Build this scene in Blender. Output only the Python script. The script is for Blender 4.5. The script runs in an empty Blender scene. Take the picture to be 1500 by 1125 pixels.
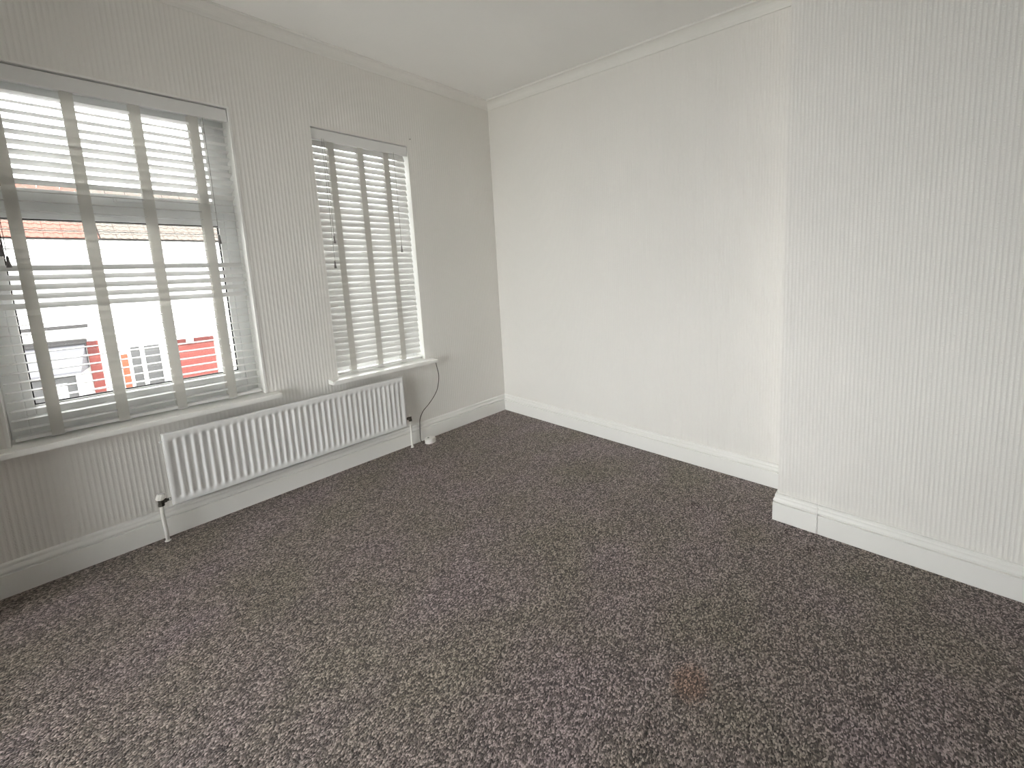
import bpy, bmesh, math, random
from mathutils import Vector, Matrix

random.seed(7)
S = bpy.context.scene
C = S.collection
PI = math.pi

# ---------------------------------------------------------------- camera
CX, CY, CZ = 3.4127, -2.5939, 1.5
YAW, PITCH, ROLL, FPX = -0.5981, -0.1267, -0.0181, 600.82
PPX, PPY = 931.78, 456.31
fw = Vector((math.sin(YAW)*math.cos(PITCH), math.cos(YAW)*math.cos(PITCH), math.sin(PITCH)))
rt0 = Vector((math.cos(YAW), -math.sin(YAW), 0)); up0 = rt0.cross(fw)
rt = rt0*math.cos(ROLL) + up0*math.sin(ROLL); up = -rt0*math.sin(ROLL) + up0*math.cos(ROLL)
cd = bpy.data.cameras.new('camera'); cam = bpy.data.objects.new('camera', cd); C.objects.link(cam)
m = Matrix((rt, up, -fw)).transposed().to_4x4(); m.translation = (CX, CY, CZ); cam.matrix_world = m
cd.sensor_fit = 'HORIZONTAL'; cd.sensor_width = 36; cd.lens = FPX*36/1500
cd.shift_x = -(PPX-750)/1500; cd.shift_y = (PPY-562.5)/1500
cd.clip_start = 0.02; cd.clip_end = 300
S.camera = cam

# ---------------------------------------------------------------- overcast sky, exposure
SKY = 11.8
w = bpy.data.worlds.new('overcast_sky'); S.world = w; w.use_nodes = True
bg = w.node_tree.nodes['Background']; bg.inputs[0].default_value = (1.0, .992, .98, 1); bg.inputs[1].default_value = SKY
S.view_settings.view_transform = 'Standard'; S.view_settings.look = 'None'
S.view_settings.gamma = 1; S.view_settings.exposure = 0.0; S.view_settings.use_curve_mapping = False
S.cycles.use_denoising = True
S.cycles.max_bounces = 16; S.cycles.diffuse_bounces = 10; S.cycles.transparent_max_bounces = 16
S.cycles.sample_clamp_indirect = 0.0; S.cycles.caustics_reflective = False; S.cycles.caustics_refractive = False
S.cycles.use_adaptive_sampling = False

# ---------------------------------------------------------------- materials
MATS = {}
def nodes(name):
    mt = bpy.data.materials.new(name); mt.use_nodes = True
    MATS[name] = mt
    nt = mt.node_tree; b = nt.nodes['Principled BSDF']
    return mt, nt, b
def N(nt, t, **kw):
    n = nt.nodes.new(t)
    for k, v in kw.items(): setattr(n, k, v)
    return n
def L(nt, a, b): nt.links.new(a, b)
def math_(nt, op, a, b=None):
    n = N(nt, 'ShaderNodeMath', operation=op)
    for i, v in enumerate((a, b)):
        if v is None: continue
        if isinstance(v, (int, float)): n.inputs[i].default_value = v
        else: L(nt, v, n.inputs[i])
    return n.outputs[0]
def plain(name, col, rough=.5, spec=.4, metal=0, noise=.04, scale=30, bump=0):
    mt, nt, b = nodes(name)
    b.inputs['Roughness'].default_value = rough; b.inputs['Metallic'].default_value = metal
    b.inputs['Specular IOR Level'].default_value = spec
    tc = N(nt, 'ShaderNodeNewGeometry'); nz = N(nt, 'ShaderNodeTexNoise'); nz.inputs['Scale'].default_value = scale
    nz.inputs['Detail'].default_value = 3
    L(nt, tc.outputs['Position'], nz.inputs['Vector'])
    mx = N(nt, 'ShaderNodeMix', data_type='RGBA')
    mx.inputs[6].default_value = (*[c*(1-noise) for c in col], 1); mx.inputs[7].default_value = (*[min(1, c*(1+noise)) for c in col], 1)
    L(nt, nz.outputs['Fac'], mx.inputs[0]); L(nt, mx.outputs[2], b.inputs['Base Color'])
    if bump:
        bp = N(nt, 'ShaderNodeBump'); bp.inputs['Distance'].default_value = bump; bp.inputs['Strength'].default_value = 1
        L(nt, nz.outputs['Fac'], bp.inputs['Height']); L(nt, bp.outputs[0], b.inputs['Normal'])
    return mt

def wallpaper(name, col, period=.0185, depth=.0022):
    """blown-vinyl paper: vertical knobbly ribs"""
    mt, nt, b = nodes(name)
    g = N(nt, 'ShaderNodeNewGeometry'); sp = N(nt, 'ShaderNodeSeparateXYZ'); L(nt, g.outputs['Position'], sp.inputs[0])
    s = math_(nt, 'ADD', sp.outputs[0], sp.outputs[1])
    nz = N(nt, 'ShaderNodeTexNoise'); nz.inputs['Scale'].default_value = 190; nz.inputs['Detail'].default_value = 2
    L(nt, g.outputs['Position'], nz.inputs['Vector'])
    wob = math_(nt, 'MULTIPLY', math_(nt, 'SUBTRACT', nz.outputs['Fac'], .5), .006)
    ph = math_(nt, 'MULTIPLY', math_(nt, 'ADD', s, wob), 2*PI/period)
    rib = math_(nt, 'ADD', math_(nt, 'MULTIPLY', math_(nt, 'SINE', ph), .5), .5)
    h = math_(nt, 'ADD', math_(nt, 'POWER', rib, 1.5), math_(nt, 'MULTIPLY', nz.outputs['Fac'], .55))
    bp = N(nt, 'ShaderNodeBump'); bp.inputs['Distance'].default_value = depth; bp.inputs['Strength'].default_value = .5
    L(nt, h, bp.inputs['Height']); L(nt, bp.outputs[0], b.inputs['Normal'])
    n2 = N(nt, 'ShaderNodeTexNoise'); n2.inputs['Scale'].default_value = 1.6; n2.inputs['Detail'].default_value = 4
    L(nt, g.outputs['Position'], n2.inputs['Vector'])
    mx = N(nt, 'ShaderNodeMix', data_type='RGBA')
    mx.inputs[6].default_value = (*[c*.97 for c in col], 1); mx.inputs[7].default_value = (*[c*1.02 for c in col], 1)
    L(nt, n2.outputs['Fac'], mx.inputs[0]); L(nt, mx.outputs[2], b.inputs['Base Color'])
    b.inputs['Roughness'].default_value = .75; b.inputs['Specular IOR Level'].default_value = .25
    return mt

def carpet(name):
    mt, nt, b = nodes(name)
    g = N(nt, 'ShaderNodeNewGeometry')
    mp = N(nt, 'ShaderNodeMapping'); mp.inputs['Scale'].default_value = (1.0, .8, 1.0); mp.inputs['Rotation'].default_value = (0, 0, math.radians(4))
    L(nt, g.outputs['Position'], mp.inputs[0])
    v = N(nt, 'ShaderNodeTexVoronoi'); v.inputs['Scale'].default_value = 195; v.inputs['Randomness'].default_value = .8
    L(nt, mp.outputs[0], v.inputs['Vector'])
    n1 = N(nt, 'ShaderNodeTexNoise'); n1.inputs['Scale'].default_value = 150; n1.inputs['Detail'].default_value = 3
    L(nt, g.outputs['Position'], n1.inputs['Vector'])
    n2 = N(nt, 'ShaderNodeTexNoise'); n2.inputs['Scale'].default_value = 2.2; n2.inputs['Detail'].default_value = 5
    L(nt, g.outputs['Position'], n2.inputs['Vector'])
    sr = N(nt, 'ShaderNodeSeparateColor'); L(nt, v.outputs['Color'], sr.inputs[0])
    ramp = N(nt, 'ShaderNodeValToRGB'); cr = ramp.color_ramp
    cr.elements[0].position = 0; cr.elements[0].color = (.034, .029, .027, 1)
    cr.elements[1].position = 1; cr.elements[1].color = (.54, .475, .45, 1)
    e = cr.elements.new(.55); e.color = (.175, .150, .141, 1)
    L(nt, sr.outputs[0], ramp.inputs[0])
    # worn blotches, slightly green / slightly plum
    r2 = N(nt, 'ShaderNodeValToRGB'); c2 = r2.color_ramp
    c2.elements[0].position = .35; c2.elements[0].color = (.88, .87, .76, 1)
    c2.elements[1].position = .65; c2.elements[1].color = (1.0, .93, .97, 1)
    L(nt, n2.outputs['Fac'], r2.inputs[0])
    mu = N(nt, 'ShaderNodeMix', data_type='RGBA', blend_type='MULTIPLY'); mu.inputs[0].default_value = 1
    L(nt, ramp.outputs[0], mu.inputs[6]); L(nt, r2.outputs[0], mu.inputs[7])
    # rust-coloured stain
    vd = N(nt, 'ShaderNodeVectorMath', operation='DISTANCE'); vd.inputs[1].default_value = (2.83, -1.44, 0)
    L(nt, g.outputs['Position'], vd.inputs[0])
    dd = math_(nt, 'ADD', vd.outputs['Value'], math_(nt, 'MULTIPLY', math_(nt, 'SUBTRACT', n1.outputs['Fac'], .5), .08))
    mr = N(nt, 'ShaderNodeMapRange'); mr.inputs[1].default_value = .04; mr.inputs[2].default_value = .085; mr.inputs[3].default_value = .5; mr.inputs[4].default_value = 0
    L(nt, dd, mr.inputs[0])
    st = N(nt, 'ShaderNodeMix', data_type='RGBA', blend_type='MULTIPLY'); st.inputs[7].default_value = (1.0, .62, .38, 1)
    L(nt, mr.outputs[0], st.inputs[0]); L(nt, mu.outputs[2], st.inputs[6]); L(nt, st.outputs[2], b.inputs['Base Color'])
    hh = math_(nt, 'ADD', math_(nt, 'MULTIPLY', v.outputs['Distance'], -1.0), math_(nt, 'MULTIPLY', n1.outputs['Fac'], .5))
    bp = N(nt, 'ShaderNodeBump'); bp.inputs['Distance'].default_value = .006; bp.inputs['Strength'].default_value = .8
    L(nt, hh, bp.inputs['Height']); L(nt, bp.outputs[0], b.inputs['Normal'])
    b.inputs['Roughness'].default_value = .6; b.inputs['Specular IOR Level'].default_value = .5
    return mt

def tape_mat(name):
    mt, nt, b = nodes(name)
    nt.nodes.remove(b); out = nt.nodes['Material Output']
    d = N(nt, 'ShaderNodeBsdfDiffuse'); t = N(nt, 'ShaderNodeBsdfTranslucent'); mx = N(nt, 'ShaderNodeMixShader')
    g = N(nt, 'ShaderNodeNewGeometry'); nz = N(nt, 'ShaderNodeTexNoise'); nz.inputs['Scale'].default_value = 260
    L(nt, g.outputs['Position'], nz.inputs['Vector'])
    mc = N(nt, 'ShaderNodeMix', data_type='RGBA'); mc.inputs[6].default_value = (.74, .73, .70, 1); mc.inputs[7].default_value = (.84, .83, .80, 1)
    L(nt, nz.outputs['Fac'], mc.inputs[0]); L(nt, mc.outputs[2], d.inputs[0]); t.inputs[0].default_value = (.74, .73, .70, 1)
    mx.inputs[0].default_value = .5
    L(nt, d.outputs[0], mx.inputs[1]); L(nt, t.outputs[0], mx.inputs[2]); L(nt, mx.outputs[0], out.inputs[0])
    return mt
def glass_mat(name):
    mt, nt, b = nodes(name)
    nt.nodes.remove(b); out = nt.nodes['Material Output']
    t = N(nt, 'ShaderNodeBsdfTransparent'); gl = N(nt, 'ShaderNodeBsdfGlossy'); mx = N(nt, 'ShaderNodeMixShader'); fr = N(nt, 'ShaderNodeFresnel')
    fr.inputs[0].default_value = 1.45; t.inputs[0].default_value = (.945, .956, .952, 1); gl.inputs['Roughness'].default_value = .02
    L(nt, fr.outputs[0], mx.inputs[0]); L(nt, t.outputs[0], mx.inputs[1]); L(nt, gl.outputs[0], mx.inputs[2]); L(nt, mx.outputs[0], out.inputs[0])
    return mt

WALLC = (.832, .815, .783)
M_wall = wallpaper('ribbed_wallpaper', WALLC)
M_low_bounce = plain('low_bounce_grey', (.36, .36, .34), .8, .2, noise=.03, scale=3)  # dark grey made up for the unseen walls to cut bounced light
M_ceil = plain('ceiling_paint', (.90, .895, .88), .9, .1, noise=.02, scale=3)
M_cornice = plain('cornice_paint', (.84, .83, .80), .8, .15, noise=.02)
M_skirt = plain('skirting_gloss', (.86, .855, .83), .32, .45, noise=.015, scale=12, bump=.0006)
M_reveal = plain('reveal_paint', (.86, .855, .83), .6, .25, noise=.02)
M_sill = plain('sill_gloss', (.88, .875, .85), .3, .45, noise=.015)
M_upvc = plain('upvc_white', (.86, .87, .87), .3, .4, noise=.01)
M_gasket = plain('black_gasket', (.03, .03, .03), .7, .2)
M_slat = plain('slat_paint', (.87, .87, .86), .45, .35, noise=.01)
def add_translucency(mt, fac, col):
    nt = mt.node_tree; b = nt.nodes['Principled BSDF']; out = nt.nodes['Material Output']
    t = N(nt, 'ShaderNodeBsdfTranslucent'); t.inputs[0].default_value = (*col, 1); mx = N(nt, 'ShaderNodeMixShader'); mx.inputs[0].default_value = fac
    L(nt, b.outputs[0], mx.inputs[1]); L(nt, t.outputs[0], mx.inputs[2]); L(nt, mx.outputs[0], out.inputs[0])
add_translucency(M_slat, .12, (.9, .9, .88))
M_valance = plain('valance_paint', (.80, .80, .79), .5, .3, noise=.01)
M_tape = tape_mat('woven_tape')
M_glass = glass_mat('window_glass')
M_rad = plain('radiator_enamel', (.80, .80, .795), .35, .4, noise=.01)
M_fin = plain('radiator_fin', (.55, .55, .53), .6, .2)
M_brass = plain('tarnished_brass', (.10, .095, .08), .4, .5, .7, noise=.2, scale=200)
M_chrome = plain('worn_chrome', (.6, .6, .58), .3, .5, 1)
M_pipe = plain('pipe_paint', (.86, .85, .81), .4, .35)
M_tassel = plain('tassel_plastic', (.20, .19, .185), .5, .3)
M_cord = plain('blind_cord', (.34, .33, .31), .8, .1)
M_cable = plain('cable_sheath', (.06, .052, .042), .6, .2)
M_box = plain('junction_plastic', (.83, .82, .79), .45, .3)
M_dark = plain('dark_hole', (.02, .02, .02), .8, .1)
M_caulk = plain('caulk_filler', (.88, .87, .85), .5, .3, bump=.002, scale=60)
M_carpet = carpet('loop_carpet')

# ---------------------------------------------------------------- helpers
def link(name, me, mat, parent=None):
    o = bpy.data.objects.new(name, me); C.objects.link(o)
    if mat is not None and not me.materials:
        for mm in (mat if isinstance(mat, (list, tuple)) else [mat]): me.materials.append(mm)
    if parent is not None: o.parent = parent
    return o
def mesh(name, bm, mat, parent=None, smooth=False, kind=None):
    bmesh.ops.recalc_face_normals(bm, faces=bm.faces)
    me = bpy.data.meshes.new(name); bm.to_mesh(me); bm.free()
    if smooth:
        for p in me.polygons: p.use_smooth = True
    o = link(name, me, mat, parent)
    if kind: o['kind'] = kind
    return o
def raw(name, vs, fs, mat, parent=None, smooth=False, kind=None):
    me = bpy.data.meshes.new(name); me.from_pydata(vs, [], fs); me.update()
    if smooth:
        for p in me.polygons: p.use_smooth = True
    o = link(name, me, mat, parent)
    if kind: o['kind'] = kind
    return o
def box(bm, a, b, bev=0, mi=0):
    """axis-aligned box between corners a and b with a small bevel"""
    t = bmesh.new()
    bmesh.ops.create_cube(t, size=1)
    for v in t.verts: v.co = Vector([(a[i]+b[i])/2 + v.co[i]*(b[i]-a[i]) for i in range(3)])
    if bev: bmesh.ops.bevel(t, geom=list(t.edges), offset=bev, segments=2, affect='EDGES', profile=.7)
    vm = {v: bm.verts.new(v.co) for v in t.verts}
    for f in t.faces:
        nf = bm.faces.new([vm[v] for v in f.verts]); nf.material_index = mi
    t.free()
def boxo(name, a, b, mat, parent=None, bev=0, kind=None):
    bm = bmesh.new(); box(bm, a, b, bev); return mesh(name, bm, mat, parent, kind=kind)
def lathe(bm, prof, n=16, M=Matrix.Identity(4)):
    rings = []
    for r, z in prof:
        rings.append([bm.verts.new(M @ Vector((r*math.cos(2*PI*k/n), r*math.sin(2*PI*k/n), z))) for k in range(n)])
    for a, b in zip(rings, rings[1:]):
        for k in range(n): bm.faces.new((a[k], a[(k+1) % n], b[(k+1) % n], b[k]))
    bm.faces.new(rings[0][::-1]); bm.faces.new(rings[-1])
def tube(bm, pts, r, n=8):
    pts = [Vector(p) for p in pts]; rings = []
    prev = Vector((1, .3, .1)).normalized()
    for i, p in enumerate(pts):
        t = (pts[min(i+1, len(pts)-1)] - pts[max(i-1, 0)]).normalized()
        u = (prev - t*prev.dot(t)).normalized(); prev = u; v = t.cross(u)
        rings.append([bm.verts.new(p + r*(u*math.cos(2*PI*k/n) + v*math.sin(2*PI*k/n))) for k in range(n)])
    for a, b in zip(rings, rings[1:]):
        for k in range(n): bm.faces.new((a[k], a[(k+1) % n], b[(k+1) % n], b[k]))
    bm.faces.new(rings[0][::-1]); bm.faces.new(rings[-1])
def spline(pts, n=8):
    P = [Vector(p) for p in pts]; P = [2*P[0]-P[1]] + P + [2*P[-1]-P[-2]]; out = []
    for i in range(1, len(P)-2):
        for k in range(n):
            t = k/n; a, b, c, d = P[i-1:i+3]
            out.append(.5*((2*b) + (c-a)*t + (2*a-5*b+4*c-d)*t*t + (3*b-a-3*c+d)*t**3))
    out.append(P[-2]); return out
def empty(name, loc, label=None, cat=None, group=None, kind=None):
    o = bpy.data.objects.new(name, None); C.objects.link(o); o.location = loc; o.empty_display_size = .05
    tag(o, label, cat, group, kind); return o
def tag(o, label=None, cat=None, group=None, kind=None):
    for k, v in (('label', label), ('category', cat), ('group', group), ('kind', kind)):
        if v: o[k] = v
    return o
def attach(o, parent):
    """keep the world-space mesh where it was built while parenting to an empty"""
    bpy.context.view_layer.update()
    o.parent = parent; o.matrix_parent_inverse = parent.matrix_basis.inverted()
    return o
def sweep(name, path, prof, mat, prev=None, nxt=None, z0=0, smooth=False):
    """run a profile of (distance from wall, height) along a wall line with mitred corners; room lies on the right"""
    P = [Vector((*p, 0)) for p in path]
    def rn(a, b): d = (b-a).normalized(); return Vector((d.y, -d.x, 0))
    offs = []
    for i, p in enumerate(P):
        pa = P[i-1] if i else (Vector((*prev, 0)) if prev else None)
        pb = P[i+1] if i+1 < len(P) else (Vector((*nxt, 0)) if nxt else None)
        n1 = rn(pa, p) if pa is not None else None; n2 = rn(p, pb) if pb is not None else None
        if n1 is None: o = n2
        elif n2 is None: o = n1
        else: o = (n1+n2)/(1+n1.dot(n2))
        offs.append(o)
    vs, fs = [], []; k = len(prof)
    for p, o in zip(P, offs):
        for d, z in prof: vs.append(p + o*d + Vector((0, 0, z0+z)))
    for i in range(len(P)-1):
        for j in range(k):
            j2 = (j+1) % k
            fs.append((i*k+j, i*k+j2, (i+1)*k+j2, (i+1)*k+j))
    fs.append(tuple(range(k))[::-1]); fs.append(tuple((len(P)-1)*k+j for j in range(k)))
    o = raw(name, [tuple(v) for v in vs], fs, mat)
    bm = bmesh.new(); bm.from_mesh(o.data); bmesh.ops.recalc_face_normals(bm, faces=bm.faces); bm.to_mesh(o.data); bm.free()
    return o

# ---------------------------------------------------------------- the room
X1, Y1, H = 5.9, -4.7, 2.975
XC0, XC1, YC = 2.83, 4.22, -.331
WT = .27
W1 = (-2.7317, -1.8288); W2 = (-1.4244, -.7854); ZS, ZT = .6894, 2.4255
ZB = ZS - .032

# floor: fitted carpet, a finely divided sheet with the small lumps and the crease seen in it
lumps = [(1.413, -.415, .011), (2.361, -.461, .012), (2.31, -.43, -.006), (3.03, -.495, .014), (2.90, -.42, .010), (2.379, -1.068, .007), (1.05, -.2, .006)]
def floor_z(x, y):
    z = 0
    for a, b, h in lumps:
        d2 = (x-a)**2 + (y-b)**2
        if d2 < .02: z += 1.7*h*math.exp(-d2/(2*.017**2)) - .9*h*math.exp(-((x-a-.03)**2+(y-b+.012)**2)/(2*.014**2))
    # crease running towards the viewer
    t = (-1.50 - y)/.5
    if 0 < t < 1:
        xc = 2.725 + .13*t
        z += .013*math.sin(PI*min(1, t*1.6 if t < .5 else 1))*math.exp(-(x-xc)**2/(2*.014**2))
    t = (x-2.30)/.22
    if 0 < t < 1: z += .004*math.sin(PI*t)*math.exp(-(y+.15+.25*t)**2/(2*.012**2))
    return z
nx, ny = 295, 235
vs = [(X1*i/nx, Y1*j/ny, floor_z(X1*i/nx, Y1*j/ny)) for j in range(ny+1) for i in range(nx+1)]
fs = [(j*(nx+1)+i, (j+1)*(nx+1)+i, (j+1)*(nx+1)+i+1, j*(nx+1)+i+1) for j in range(ny) for i in range(nx)]
fl = raw('floor', vs, fs, M_carpet, smooth=True, kind='structure')
boxo('floor_slab', (-WT, Y1-WT, -.25), (X1+.2, .2, -.012), M_dark, fl)

boxo('ceiling', (-WT, Y1-WT, H), (X1+.2, .2, H+.2), M_ceil, kind='structure')

# window wall with two openings
ys = [Y1-WT, W1[0], W1[1], W2[0], W2[1], .2]; zs = [-.25, ZB, ZT, H]
solid = lambda i, j: 0 <= i < 5 and 0 <= j < 3 and not (j == 1 and i in (1, 3))
bm = bmesh.new()
def quad(pts, mi):
    f = bm.faces.new([bm.verts.new(p) for p in pts]); f.material_index = mi
for i in range(5):
    for j in range(3):
        if not solid(i, j): continue
        a, b, c, d = ys[i], ys[i+1], zs[j], zs[j+1]
        quad([(0, a, c), (0, b, c), (0, b, d), (0, a, d)], 0)
        quad([(-WT, a, c), (-WT, a, d), (-WT, b, d), (-WT, b, c)], 1)
        for di, dj, pts in ((-1, 0, [(0, a, c), (0, a, d), (-WT, a, d), (-WT, a, c)]), (1, 0, [(0, b, c), (-WT, b, c), (-WT, b, d), (0, b, d)]),
                            (0, -1, [(0, a, c), (-WT, a, c), (-WT, b, c), (0, b, c)]), (0, 1, [(0, a, d), (0, b, d), (-WT, b, d), (-WT, a, d)])):
            if not solid(i+di, j+dj): quad(pts, 1)
bmesh.ops.remove_doubles(bm, verts=bm.verts, dist=1e-5)
mesh('wall_left', bm, [M_wall, M_reveal], kind='structure')
boxo('wall_back', (0, 0, -.25), (X1+.2, .2, H), M_wall, kind='structure')
boxo('wall_right', (X1, Y1-WT, -.25), (X1+.2, 0, H), M_low_bounce, kind='structure')
ADDED_W = ((.35, 1.65), (1.75, 3.05)); ZD, ZDT = .05, 2.30          # two glazed openings added behind the viewer to let in more daylight
bm = bmesh.new()
for a_, b_ in ((0, ADDED_W[0][0]), (ADDED_W[0][1], ADDED_W[1][0]), (ADDED_W[1][1], X1)): box(bm, (a_, Y1-WT, -.25), (b_, Y1, H))
for a_, b_ in ADDED_W: box(bm, (a_, Y1-WT, -.25), (b_, Y1, ZD-.032)); box(bm, (a_, Y1-WT, ZDT), (b_, Y1, H))
mesh('wall_front', bm, M_low_bounce, kind='structure')
boxo('wall_shade_fin', (0, -3.22, 0), (.30, -3.08, H), M_wall, kind='structure')   # unseen fin added to keep light off the window wall
boxo('wall_chimney_breast', (XC0, YC, 0), (XC1, 0, H), M_wall, kind='structure', bev=.004)

# skirting boards: flat face, quirk, ogee top
SK = [(0, 0), (.022, 0), (.022, .1045), (.0212, .1058), (.0090, .1064), (.0090, .1140), (.0180, .1148), (.0205, .119), (.0195, .126), (.015, .134),
      (.0085, .1400), (.0085, .1435), (.0135, .1455), (.012, .153), (.006, .158), (0, .160)]
P = [(0, -3.08), (0, 0), (XC0, 0), (XC0, YC), (XC1, YC), (XC1, 0), (X1, 0), (X1, Y1)]
sweep('baseboard_left', P[0:2], SK, M_skirt, None, P[2])['kind'] = 'structure'
sweep('baseboard_back', P[1:3], SK, M_skirt, P[0], P[3])['kind'] = 'structure'
JX = 3.045
sweep('baseboard_chimney', [P[2], P[3], (JX, YC)], SK, M_skirt, P[1], (XC1, YC))['kind'] = 'structure'
o = sweep('baseboard_chimney_front', [(JX+.002, YC), P[4], P[5]], [(d*.94, z*1.0) for d, z in SK], M_skirt, (XC0, YC), P[6]); o['kind'] = 'structure'
bm = bmesh.new()
pts = [(JX+.001+random.uniform(-.003, .003), YC-.0235+(.006 if z > .105 else 0)+(.006 if z > .13 else 0), z) for z in [.006+.0145*k for k in range(11)]]
tube(bm, pts, .0045, 6)
mesh('filler_bead', bm, M_caulk, o, smooth=True)
sweep('baseboard_right', [P[5], P[6], P[7]], SK, M_skirt, P[4], (0, Y1))['kind'] = 'structure'
sweep('baseboard_front', [P[7], (3.45, Y1)], SK, M_skirt, P[6], None)['kind'] = 'structure'
# plaster coving
CV = [(0, -.0695), (.006, -.0695), (.008, -.062)] + [(.008+.046*(1-math.cos(a*PI/12)), -.062+.050*math.sin(a*PI/12)) for a in range(1, 7)] + [(.060, -.012), (.064, -.006), (.064, 0), (0, 0)]
for k, (seg, pv, nx_) in enumerate(((P[0:2], None, P[2]), (P[1:3], P[0], P[3]), (P[2:6], P[1], P[6]), ([P[5], P[6], P[7]], P[4], (0, Y1)), ([P[7], (0, Y1)], P[6], None))):
    sweep('trim_%d' % (k+1), seg, CV, M_cornice, pv, nx_, H)['kind'] = 'structure'
# thin plaster bead round the wider window opening
o = empty('trim_6', (0, W1[1], ZT), kind='structure')
attach(boxo('edge_bead', (0, W1[0], ZT), (.003, W1[1]+.010, ZT+.010), M_reveal), o)
attach(boxo('edge_bead', (0, W1[1], ZS), (.003, W1[1]+.010, ZT), M_reveal), o)
attach(boxo('edge_bead', (0, W1[0]-.010, ZS), (.003, W1[0], ZT+.010), M_reveal), o)

# ---------------------------------------------------------------- windows
def window(name, y0, y1, horn0, horn1, slim=False, ZS=ZS, ZT=ZT):
    t = empty(name, (-.13, (y0+y1)/2, ZS), kind='structure')
    F0, F1 = -.20, -.135            # frame depth
    ST = .052
    def part(nm, boxes, mat, par, bev=.004):
        bm = bmesh.new()
        for a, b in boxes: box(bm, a, b, bev)
        return attach(mesh(nm, bm, mat), par) if par is t else mesh(nm, bm, mat, None)
    e = .001
    if slim:      # one fixed light in a slim frame
        ST = .026
        part('window_frame', [((F0, y0+e, ZS), (F1, y0+ST, ZT-e)), ((F0, y1-ST, ZS), (F1, y1-e, ZT-e)), ((F0, y0+ST, ZS), (F1, y1-ST, ZS+.045)), ((F0, y0+ST, ZT-.04), (F1, y1-ST, ZT-e))], M_upvc, t)
        part('pane', [((-.172, y0+ST-.004, ZS+.041), (-.168, y1-ST+.004, ZT-.036))], M_glass, t, 0)
    else:
        part('window_frame', [((F0, y0+e, ZS), (F1, y0+ST, ZT-e)), ((F0, y1-ST, ZS), (F1, y1-e, ZT-e)),
                              ((F0, y0+ST, ZS), (F1, y1-ST, ZS+.10)), ((F0, y0+ST, ZT-.055), (F1, y1-ST, ZT-e)),
                              ((F0, y0+ST, 1.775), (F1, y1-ST, 1.845))], M_upvc, t)
        # fixed lower light: glazing beads; opening top light: sash proud of the frame
        lo = (ZS+.10, 1.775); G = .027
        a, b = y0+ST, y1-ST
        part('glazing_bead', [((F0+.01, a, lo[0]), (F1-.012, a+G, lo[1])), ((F0+.01, b-G, lo[0]), (F1-.012, b, lo[1])),
                              ((F0+.01, a+G, lo[0]), (F1-.012, b-G, lo[0]+.048)), ((F0+.01, a+G, lo[1]-G), (F1-.012, b-G, lo[1]))], M_upvc, t)
        part('gasket', [((F0+.02, a+G, lo[0]+.048), (F1-.03, a+G+.004, lo[1]-G)), ((F0+.02, b-G-.004, lo[0]+.048), (F1-.03, b-G, lo[1]-G)),
                        ((F0+.02, a+G, lo[0]+.048), (F1-.03, b-G, lo[0]+.053)), ((F0+.02, a+G, lo[1]-G-.005), (F1-.03, b-G, lo[1]-G))], M_gasket, t, 0)
        part('pane', [((-.172, a+G-.004, lo[0]+.044), (-.168, b-G+.004, lo[1]-G+.004))], M_glass, t, 0)
        hi = (1.83, ZT-.04); S_ = .058
        q0, q1 = y0+ST-.012, y1-ST+.012
        part('opening_sash', [((F0+.004, q0, hi[0]), (F1+.016, q0+S_, hi[1])), ((F0+.004, q1-S_, hi[0]), (F1+.016, q1, hi[1])),
                              ((F0+.004, q0+S_, hi[0]), (F1+.016, q1-S_, hi[0]+.06)), ((F0+.004, q0+S_, hi[1]-S_), (F1+.016, q1-S_, hi[1]))], M_upvc, t)
        part('pane', [((-.172, q0+S_-.004, hi[0]+.056), (-.168, q1-S_+.004, hi[1]-S_+.004))], M_glass, t, 0)
        ym = (y0+y1)/2
        part('sash_handle', [((F1+.016, ym-.02, hi[0]+.018), (F1+.024, ym+.02, hi[0]+.042)), ((F1+.024, ym-.012, hi[0]+.022), (F1+.034, ym+.10, hi[0]+.038))], M_upvc, t)
    # sill board: tongue runs back into the recess, nosing with horns in front
    out = [(-.20, y0+e), (0.0015, y0+e), (.0015, y0-horn0), (.092, y0-horn0), (.092, y1+horn1), (.0015, y1+horn1), (.0015, y1-e), (-.20, y1-e)]
    bm = bmesh.new()
    f = bm.faces.new([bm.verts.new((x, y, ZS-.030)) for x, y in out])
    r = bmesh.ops.extrude_face_region(bm, geom=[f])
    for v in r['geom']:
        if isinstance(v, bmesh.types.BMVert): v.co.z = ZS
    bmesh.ops.bevel(bm, geom=[e_ for e_ in bm.edges if all(v.co.x > .08 for v in e_.verts)], offset=.005, segments=2, affect='EDGES')
    attach(mesh('window_sill', bm, M_sill), t)
    return t
window('window_1', *W1, .06, .06)
window('window_2', *W2, .063, .062, True)
for k, (a_, b_) in enumerate(ADDED_W):  # added daylight openings in the unseen end wall
    wh = (b_-a_)/2
    t4 = window('window_%d' % (k+3), -wh, wh, .04, .04, True, ZD, ZDT)
    bpy.context.view_layer.update()
    t4.matrix_world = Matrix.Translation(((a_+b_)/2, Y1, 0)) @ Matrix.Rotation(PI/2, 4, 'Z') @ t4.matrix_world

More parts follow.
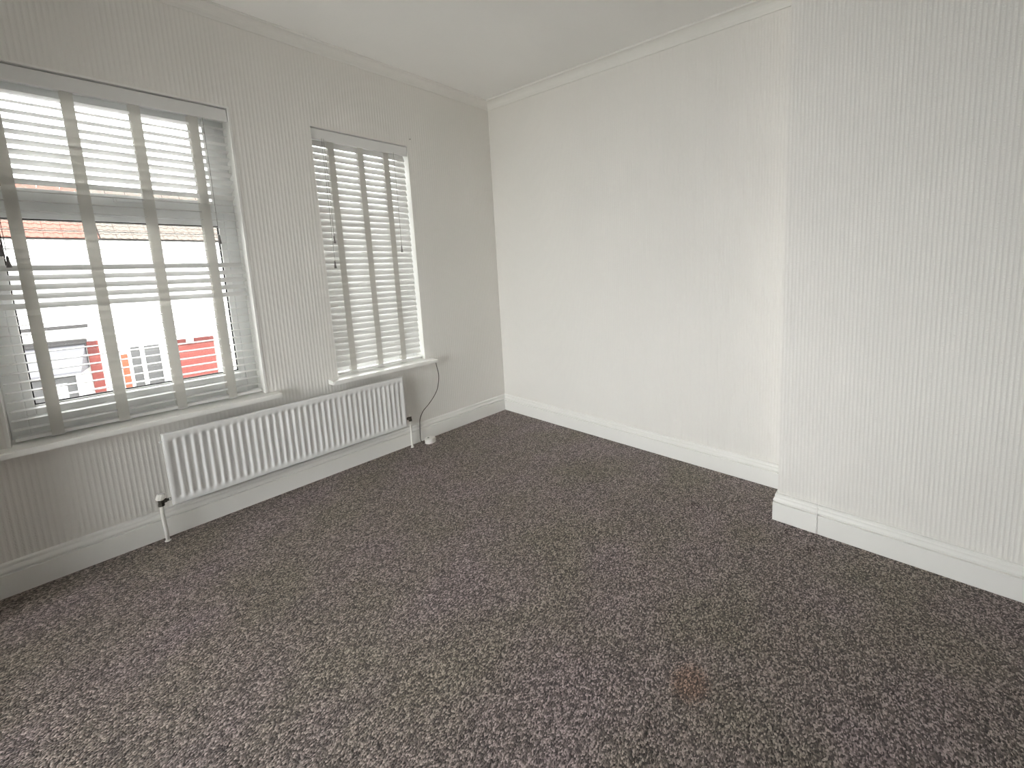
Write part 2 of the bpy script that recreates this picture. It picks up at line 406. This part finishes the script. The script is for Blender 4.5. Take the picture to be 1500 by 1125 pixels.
# ---------------------------------------------------------------- venetian blinds
def slat_mesh(width):
    """50 mm slat with eased edges, rounded corners in plan, very slightly crowned"""
    hw, L_ = .025, width/2
    sec = [(-hw, 0), (-hw+.0012, .0013), (-.012, .0021), (0, .0025), (.012, .0021), (hw-.0012, .0013), (hw, 0), (hw-.0012, -.0013), (0, -.0007), (-hw+.0012, -.0013)]
    vs, fs = [], []; k = len(sec)
    for y, s in ((-L_, .86), (-L_+.004, 1), (L_-.004, 1), (L_, .86)):
        for x, z in sec: vs.append((x*s, y, z))
    for i in range(3):
        for j in range(k): fs.append((i*k+j, i*k+(j+1) % k, (i+1)*k+(j+1) % k, (i+1)*k+j))
    fs.append(tuple(range(k))[::-1]); fs.append(tuple(3*k+j for j in range(k)))
    me = bpy.data.meshes.new('slat'); me.from_pydata(vs, [], fs); me.update()
    bm = bmesh.new(); bm.from_mesh(me); bmesh.ops.recalc_face_normals(bm, faces=bm.faces); bm.to_mesh(me); bm.free()
    me.materials.append(M_slat); return me
def blind(y0, y1, label, tapes, tilt, cords, pitch=.0445, ztop=2.311, tapew=.019):
    xb = -.050; g = .012
    t = empty('venetian_blind', (xb, (y0+y1)/2, ZS+.012), label, 'blind', 'venetian blinds in the two windows')
    a, b = y0+g, y1-g
    bm = bmesh.new(); box(bm, (-.022, y0+.004, 2.348), (-.010, y1-.004, 2.418), .003)
    attach(mesh('valance', bm, M_valance), t)
    bm = bmesh.new(); box(bm, (-.078, a, 2.355), (-.024, b, 2.405), .002)
    attach(mesh('headrail', bm, M_valance), t)
    sm = slat_mesh(b-a); n = int((ztop - (ZS+.05))/pitch)+1
    for k in range(n):
        z = ztop - k*pitch
        o = bpy.data.objects.new('slat', sm); C.objects.link(o)
        o.parent = t
        o.location = (random.uniform(-.0006, .0006), 0, z - (ZS+.012))
        o.rotation_euler = (random.uniform(-.0008, .0008), math.radians(tilt(z)+random.uniform(-1.2, 1.2)), 0)
    zb = ztop - (n-1)*pitch
    br = boxo('bottom_rail', (xb-.025, a, ZS+.012), (xb+.025, b, ZS+.028), M_slat, None, .003); attach(br, t)
    for y in tapes:
        # woven tape: one strip down the room side, one down the glass side, wrapped under the rail
        vs, fs = [], []
        zz = [2.36]
        k = 0
        while ztop-k*pitch > ZS+.04: zz += [ztop-k*pitch+pitch/2, ztop-k*pitch]; k += 1
        zz += [ZS+.030]
        def xo(z):
            c = math.cos(math.radians(tilt(z)))
            return .0265*max(c, .62)
        path = [(xb+xo(z)+random.uniform(0, .0012), z) for z in zz] + [(xb+.0268, ZS+.011), (xb-.0268, ZS+.011)] + [(xb-xo(z)-.0005, z) for z in zz[::-1]]
        for x, z in path: vs += [(x, y-tapew, z), (x, y+tapew, z)]
        for i in range(len(path)-1): fs.append((2*i, 2*i+1, 2*i+3, 2*i+2))
        o = raw('ladder_tape', vs, fs, M_tape)
        md = o.modifiers.new('weave', 'SOLIDIFY'); md.thickness = .0008; md.offset = 0
        attach(o, t)
        bm = bmesh.new(); box(bm, (xb-.020, y-.021, ZS+.0065), (xb+.0285, y+.021, ZS+.0105), .0015)
        attach(mesh('tape_clip', bm, M_slat), t)
    for y, x, z1 in cords:
        bm = bmesh.new(); tube(bm, [(x, y, 2.36), (x, y+.0015, (2.36+z1)/2), (x, y, z1)], .0011, 6)
        c = attach(mesh('pull_cord', bm, M_cord, smooth=True), t)
        bm = bmesh.new(); lathe(bm, [(.0025, 0), (.0035, -.004), (.0045, -.02), (.0075, -.048), (.0078, -.052), (.004, -.053)], 12, Matrix.Translation((x, y, z1+.003)))
        tas = mesh('tassel', bm, M_tassel, smooth=True); attach(tas, t)
    return t
def tilt1(z):      # + turns the room edge down
    if z > 2.25: return -1
    if z > 1.885: return -min(25, 5 + (2.25-z)/.0445*4)
    if z > 1.51: return 1
    if z > 1.30: return 30
    return 0
def tilt2(z):
    return 66
blind(*W1, 'wide white venetian blind with open slats and four woven tapes over the wider window', (-2.602, -2.396, -2.186, -1.974), tilt1,
      ((-2.653, -.012, 1.615), (-2.641, -.010, 1.563), (-1.937, -.012, 1.685)))
blind(*W2, 'narrow white venetian blind with closed slats and three tapes, above the right of the radiator', (-1.306, -1.119, -.940), tilt2,
      ((-1.352, -.010, 1.70), (-1.364, -.009, 1.525), (-.892, -.010, 1.64)), ztop=2.331)

# ---------------------------------------------------------------- radiator under the windows
RL, RR, RB, RT, RX = -2.293, -1.027, .197, .610, .100
r = empty('radiator', (.07, (RL+RR)/2, RB), 'long white fluted panel radiator below the window sills', 'radiator')
nf = 38; per = (RR-RL-.030)/nf; y0 = RL+.015
cols = [RL, RL+.003, RL+.010]
xs_ = [-.004, 0, 0]
for k in range(nf):
    for q in range(8):
        cols.append(y0+(k+q/8)*per); xs_.append(('g', q/8))
cols += [RR-.010, RR-.003, RR]; xs_ += [0, 0, -.004]
rows = [(RB, -.006, 0), (RB+.003, -.001, 0), (RB+.010, 0, 0), (RB+.030, 0, 0), (RB+.040, 0, .75), (RB+.050, 0, 1), (RT-.055, 0, 1), (RT-.044, 0, .7), (RT-.036, 0, 0), (RT-.008, 0, 0), (RT-.002, -.002, 0), (RT, -.007, 0), (RT, -.013, 0)]
vs, fs = [], []
for z, dx, am in rows:
    for c, x in zip(cols, xs_):
        if isinstance(x, tuple):
            u = x[1]; pr = .5-.5*math.cos(2*PI*u); pr = pr**.8
            xx = -.011*pr*am
        else: xx = x
        vs.append((RX+dx+xx, c, z))
nc = len(cols)
for i in range(len(rows)-1):
    for j in range(nc-1): fs.append((i*nc+j, i*nc+j+1, (i+1)*nc+j+1, (i+1)*nc+j))
o = raw('front_panel', vs, fs, M_rad, smooth=True)
md = o.modifiers.new('sheet', 'SOLIDIFY'); md.thickness = .0022; md.offset = -1
attach(o, r)
bm = bmesh.new(); box(bm, (RX-.017, RL+.002, RB+.002), (RX-.013, RR-.002, RT-.003), .001)
attach(mesh('back_panel', bm, M_rad), r)
for ya, yb in ((RL-.002, RL+.004), (RR-.004, RR+.002)):
    bm = bmesh.new(); box(bm, (RX-.020, ya, RB+.001), (RX-.004, yb, RT-.001), .0015)
    attach(mesh('end_cap', bm, M_rad), r)
# folded convector sheet welded behind the panel
vs, fs = [], []; n = 0; y = RL+.03; st = .0125
while y < RR-.03:
    for x, dy in ((RX-.018, 0), (RX-.018, st*.35), (RX-.046, st*.5), (RX-.046, st*.85)):
        vs += [(x, y+dy, RB+.03), (x, y+dy, RT-.022)]
    y += st
for i in range(len(vs)//2-1): fs.append((2*i, 2*i+2, 2*i+3, 2*i+1))
attach(raw('convector_sheet', vs, fs, M_fin), r)
for yb in (RL+.16, RR-.16):
    bm = bmesh.new(); box(bm, (.0005, yb-.014, RB+.06), (.004, yb+.014, RT-.06)); box(bm, (.004, yb-.014, RT-.075), (RX-.040, yb+.014, RT-.072)); box(bm, (.004, yb-.014, RB+.072), (RX-.040, yb+.014, RB+.075))
    attach(mesh('wall_bracket', bm, M_fin), r)
def valve(yv, sgn, zv, big):
    # sgn points from the radiator outwards along the wall
    bm = bmesh.new()
    lathe(bm, [(.010, -.026), (.0125, -.025), (.0125, -.010), (.011, -.008), (.011, .010), (.009, .014)], 8, Matrix.Translation((.071, yv, zv)))
    R = Matrix.Translation((.071, yv, zv)) @ Matrix.Rotation(PI/2*sgn, 4, 'X')
    lathe(bm, [(.0085, 0), (.0085, .012), (.012, .013), (.012, .022), (.008, .023), (.008, .042)], 8, R)
    v = attach(mesh('valve_body', bm, M_brass), r)
    bm = bmesh.new(); lathe(bm, [(.0088, .030), (.0095, .031), (.0095, .036), (.0088, .037)], 12, R)
    attach(mesh('union_nut', bm, M_chrome), r)
    bm = bmesh.new()
    if big: lathe(bm, [(.0145, .012), (.017, .016), (.017, .038), (.015, .044), (.008, .046)], 10, Matrix.Translation((.071, yv-.006, zv)) @ Matrix.Rotation(math.radians(-16), 4, 'X'))
    else: lathe(bm, [(.008, .012), (.009, .014), (.0088, .030), (.006, .033)], 10, Matrix.Translation((.071, yv, zv)))
    attach(mesh('valve_cap', bm, M_pipe), r)
    bm = bmesh.new(); tube(bm, [(.071, yv, zv-.024), (.071, yv+.0015*sgn, zv-.07), (.071, yv-.002*sgn, .06), (.071, yv-.002*sgn, .001)], .0082, 12)
    attach(mesh('supply_pipe', bm, M_pipe, smooth=True), r)
    bm = bmesh.new(); lathe(bm, [(.0125, 0.0), (.0125, .004), (.009, .007)], 14, Matrix.Translation((.071, yv-.002*sgn, .0005)))
    attach(mesh('pipe_collar', bm, M_pipe), r)
valve(RL-.040, -1, .232, True)
valve(RR+.040, 1, .250, False)
bm = bmesh.new(); lathe(bm, [(.006, 0), (.006, .010), (.003, .011)], 8, Matrix.Translation((RX-.012, RL-.002, RT-.045)) @ Matrix.Rotation(PI/2, 4, 'X'))
attach(mesh('bleed_valve', bm, M_rad), r)

# ---------------------------------------------------------------- cable and junction box
cab = [(.062, -.722, .661), (.040, -.716, .636), (.032, -.697, .528), (.030, -.715, .423), (.030, -.751, .36), (.030, -.804, .303), (.030, -.855, .259), (.030, -.886, .203), (.031, -.894, .150), (.036, -.900, .087), (.044, -.905, .030), (.055, -.900, .009), (.068, -.888, .008), (.075, -.878, .010)]
bm = bmesh.new(); tube(bm, spline(cab, 8), .0029, 8)
tag(mesh('telephone_cable', bm, M_cable, smooth=True), 'thin dark cable hanging in a wave from the sill to the floor', 'cable')
jb = empty('junction_box', (.108, -.858, .0), 'small round white junction box on the carpet at the cable end', 'junction box')
bm = bmesh.new(); lathe(bm, [(.038, .001), (.041, .003), (.041, .018), (.040, .019)], 28, Matrix.Translation((.108, -.858, 0)))
attach(mesh('base', bm, M_box), jb)
bm = bmesh.new(); lathe(bm, [(.039, .0195), (.0420, .0205), (.0420, .036), (.039, .040), (.010, .0415)], 28, Matrix.Translation((.108, -.858, 0)))
lid = mesh('lid', bm, M_box); attach(lid, jb)
bm = bmesh.new(); lathe(bm, [(.0075, .0405), (.0075, .0422), (.004, .0424)], 12, Matrix.Translation((.096, -.866, 0)))
attach(mesh('screw_hole', bm, M_dark), jb)
bm = bmesh.new(); lathe(bm, [(.0022, -.004), (.0022, .004), (.0036, .005), (.0030, .007)], 10, Matrix.Translation((0, -.761, 2.485)) @ Matrix.Rotation(PI/2, 4, 'Y'))
tag(mesh('wall_screw', bm, M_dark), 'tiny dark screw in the wall above the narrow window corner', 'screw')

# ---------------------------------------------------------------- the street outside
GZ = -2.95; XF = -18.0
M_road = plain('tarmac', (.09, .09, .092), .9, .2, noise=.12, scale=4)
M_pave = plain('paving', (.22, .215, .205), .9, .2, noise=.1, scale=6)
M_bounce_ground = plain('pale_bounce_ground', (.46, .45, .43), .9, .1, noise=.08, scale=3)  # paleness chosen to bounce daylight into the room
M_white = plain('white_render', (.80, .79, .76), .9, .1, noise=.03, scale=2)
M_cream = plain('cream_render', (.74, .71, .64), .9, .1, noise=.03, scale=2)
M_brickr = plain('red_brick', (.17, .055, .048), .9, .1, noise=.18, scale=14)
M_brickd = plain('dark_brick', (.10, .035, .032), .9, .1, noise=.18, scale=14)
M_orange = plain('orange_brick', (.26, .075, .045), .9, .1, noise=.15, scale=14)
M_lead = plain('grey_slate', (.115, .115, .125), .7, .3, noise=.15, scale=6)
M_slate_d = plain('dark_flashing', (.035, .033, .033), .7, .3)
M_pane = plain('dark_pane', (.065, .065, .065), .25, .5, noise=.2, scale=2)
M_net = plain('net_curtain', (.62, .62, .60), .9, .1, noise=.05, scale=8)
M_frame = plain('painted_frame', (.80, .80, .79), .5, .3)
M_tile_r = plain('terracotta_tile', (.165, .078, .062), .85, .15, noise=.2, scale=5)
M_tile_g = plain('weathered_tile', (.115, .098, .086), .85, .15, noise=.25, scale=5)

st = boxo('street', (-17.0, -22, GZ-.3), (-.3, 20, GZ-.12), M_road, kind='structure')
boxo('pavement', (XF, -22, GZ-.3), (-15.2, 20, GZ), M_pave, kind='structure')
boxo('pavement_near', (-2.6, -22, GZ-.3), (-.35, 20, GZ), M_pave, kind='structure')


boxo('unseen_ground', (-.35, -45, GZ-.3), (35, Y1-.5, GZ-.02), M_bounce_ground, kind='structure')  # ground added out of view, pale so daylight bounces up indoors

def tile_mesh(mat):
    """interlocking double-roll roof tile, .33 wide"""
    W, LN, n = .325, .36, 12; vs, fs = [], []
    def hh(u): return .030*max(0, math.sin(2*PI*2*u-.6))**.9 if math.sin(2*PI*2*u-.6) > 0 else 0
    for v in (0, LN):
        for i in range(n+1): vs.append((0 if v == 0 else -v, W*i/n, hh(i/n)))
    for i in range(n+1): vs.append((.001, W*i/n, -.016))
    for i in range(n):
        fs.append((i, i+1, n+2+i, n+1+i)); fs.append((2*(n+1)+i, 2*(n+1)+i+1, i+1, i))
    me = bpy.data.meshes.new('roof_tile'); me.from_pydata(vs, [], fs); me.update(); me.materials.append(mat); return me
TM = {'r': tile_mesh(M_tile_r), 'g': tile_mesh(M_tile_g)}
RP = math.radians(30); EX, EZ = -17.72, 2.44
def house(y0, y1, roof, wallm, label, wins):
    t = empty('terraced_house', (XF, (y0+y1)/2, GZ), label, 'house', 'terraced houses across the street')
    def P_(o): return attach(o, t)
    P_(boxo('house_wall', (-23.5, y0, GZ), (XF, y1, 2.40), wallm))
    P_(boxo('eaves_board', (XF, y0, 2.20), (XF+.14, y1, 2.34), M_frame))
    bm = bmesh.new(); n = 6
    P_(boxo('gutter', (XF+.14, y0, 2.30), (XF+.26, y1, 2.40), M_frame, None, .03))
    # roof deck (both slopes)
    run = 3.05; zr = EZ+run*math.tan(RP)
    vs = [(EX, y0, EZ-.06), (EX, y1, EZ-.06), (EX-run, y1, zr-.05), (EX-run, y0, zr-.05), (EX-2*run+.3, y1, EZ-.06), (EX-2*run+.3, y0, EZ-.06)]
    P_(raw('roof_deck', vs, [(0, 1, 2, 3), (3, 2, 4, 5), (0, 3, 5), (1, 4, 2)], M_slate_d))
    gauge = .285; nr = int(run/math.cos(RP)/gauge); nc_ = int((y1-y0)/.33)
    for rr in range(nr):
        for cc in range(nc_):
            o = bpy.data.objects.new('roof_tile', TM[roof]); C.objects.link(o); o.parent = t
            s = rr*gauge
            o.location = (EX-s*math.cos(RP)-XF, y0+.01+cc*(y1-y0-.02)/nc_-(y0+y1)/2, EZ+s*math.sin(RP)+.012-GZ)
            o.rotation_euler = (random.uniform(-.006, .006), RP-.055+random.uniform(-.008, .008), random.uniform(-.004, .004))
    bm = bmesh.new()
    for k in range(int((y1-y0)/.45)):
        M = Matrix.Translation((EX-run, y0+.02+k*.45, zr-.03)) @ Matrix.Rotation(-PI/2, 4, 'X')
        lathe(bm, [(.125, 0), (.13, .02), (.12, .03), (.115, .44)], 10, M)
    P_(mesh('ridge_tiles', bm, MATS['terracotta_tile' if roof == 'r' else 'weathered_tile'], kind='stuff'))
    for (a, b, z0, z1, mull, back) in wins:
        bm = bmesh.new(); fx = XF+.05; e = .07
        box(bm, (XF-.02, a, z0), (fx, a+e, z1)); box(bm, (XF-.02, b-e, z0), (fx, b, z1))
        box(bm, (XF-.02, a+e, z0), (fx, b-e, z0+e)); box(bm, (XF-.02, a+e, z1-e), (fx, b-e, z1))
        for q in mull: box(bm, (XF-.02, q-.045, z0+e), (fx, q+.045, z1-e))
        f = mesh('window', bm, M_frame); P_(f)
        edges = [a+e] + [v for q in mull for v in (q-.045, q+.045)] + [b-e]
        for i in range(0, len(edges), 2):
            bm = bmesh.new(); box(bm, (XF-.01, edges[i], z0+e), (XF+.015, edges[i+1], z1-e))
            pn = mesh('pane', bm, back); pn.parent = f
        P_(boxo('stone_sill', (XF, a-.08, z0-.10), (XF+.12, b+.08, z0), M_white))
    return t, P_

A, PA = house(-6.2, -1.22, 'r', M_white, 'house across the street with terracotta tile roof and grey bay roof',
              [(-5.3, -4.2, -.1+.3, 1.75, (-4.75,), M_net), (-3.2, -2.1, .2, 1.75, (-2.65,), M_net)])
PA(boxo('string_course', (XF, -6.2, -.30), (XF+.06, -1.75, -.20), M_slate_d))
# canted bay on the ground floor with a lean-to roof
bx = XF+.75
vs = [(XF, -4.6, -.78), (XF, -1.86, -.78), (bx+.12, -2.05, -1.52), (bx+.12, -4.4, -1.52), (XF, -4.6, -1.56), (XF, -1.86, -1.56), (bx+.12, -2.05, -1.58), (bx+.12, -4.4, -1.58)]
PA(raw('bay_roof', vs, [(0, 3, 2, 1), (1, 2, 6, 5), (0, 4, 7, 3), (3, 7, 6, 2), (4, 5, 6, 7)], M_lead))
PA(boxo('roof_flashing', (XF, -4.65, -.80), (XF+.10, -1.82, -.66), M_slate_d))
PA(boxo('bay_base', (XF, -4.4, GZ), (bx, -2.05, -2.55), M_white))
PA(boxo('bay_glazing', (XF, -4.36, -2.55), (bx-.05, -2.09, -1.58), M_pane))
for q in (-4.40, -3.85, -3.30, -2.72, -2.12-.04):
    PA(boxo('bay_mullion', (bx-.10, q, -2.55), (bx, q+.10, -1.58), M_frame))
PA(boxo('bay_transom', (bx-.08, -4.35, -1.68), (bx-.02, -2.1, -1.58), M_slate_d))
for q in (-3.75, -3.10, -2.52):
    PA(boxo('curtain', (bx-.06, q, -2.50), (bx-.045, q+.18, -1.85), M_net))
PA(boxo('brick_pier', (XF, -1.84, GZ), (XF+.12, -1.62, -.75), M_brickr))
PA(boxo('pier_cap', (XF, -1.84, -1.15), (XF+.14, -1.66, -.75), M_brickd))
B, PB = house(-1.22, 3.78, 'g', M_white, 'house across the street with weathered brown tile roof and red brick panel',
              [(-1.08, -.30, -2.62, -1.02, (-.76,), M_pane), (-.55, .55, .15, 1.62, (0,), M_net), (1.5, 2.6, .15, 1.62, (2.05,), M_net), (1.9, 3.0, -2.5, -1.0, (2.45,), M_pane)])
PB(boxo('brick_pier', (XF, -1.22, GZ), (XF+.10, -1.09, -1.30), M_orange))
PB(boxo('brick_panel', (XF, .03, GZ), (XF+.06, .95, -1.02), M_brickr))
PB(boxo('lintel', (XF+.06, .03, -1.20), (XF+.10, .95, -1.02), M_brickd))
PB(boxo('keystone', (XF+.08, .26, -1.20), (XF+.14, .44, -1.00), M_cream))
PB(boxo('door_frame', (XF, .98, GZ), (XF+.10, 1.25, -.95), M_frame))
house(-11.2, -6.24, 'g', M_cream, 'cream house across the street beyond the terracotta roofed one', [(-10.2, -9.1, .2, 1.7, (-9.65,), M_net), (-8.2, -7.1, .2, 1.7, (-7.65,), M_net), (-10.2, -8.6, -2.5, -.9, (-9.4,), M_pane)])
house(3.82, 8.8, 'r', M_cream, 'cream house across the street beyond the brown roofed one', [(4.6, 5.7, .2, 1.7, (5.15,), M_net), (6.7, 7.8, .2, 1.7, (7.25,), M_net), (4.8, 6.4, -2.5, -.9, (5.6,), M_pane)])
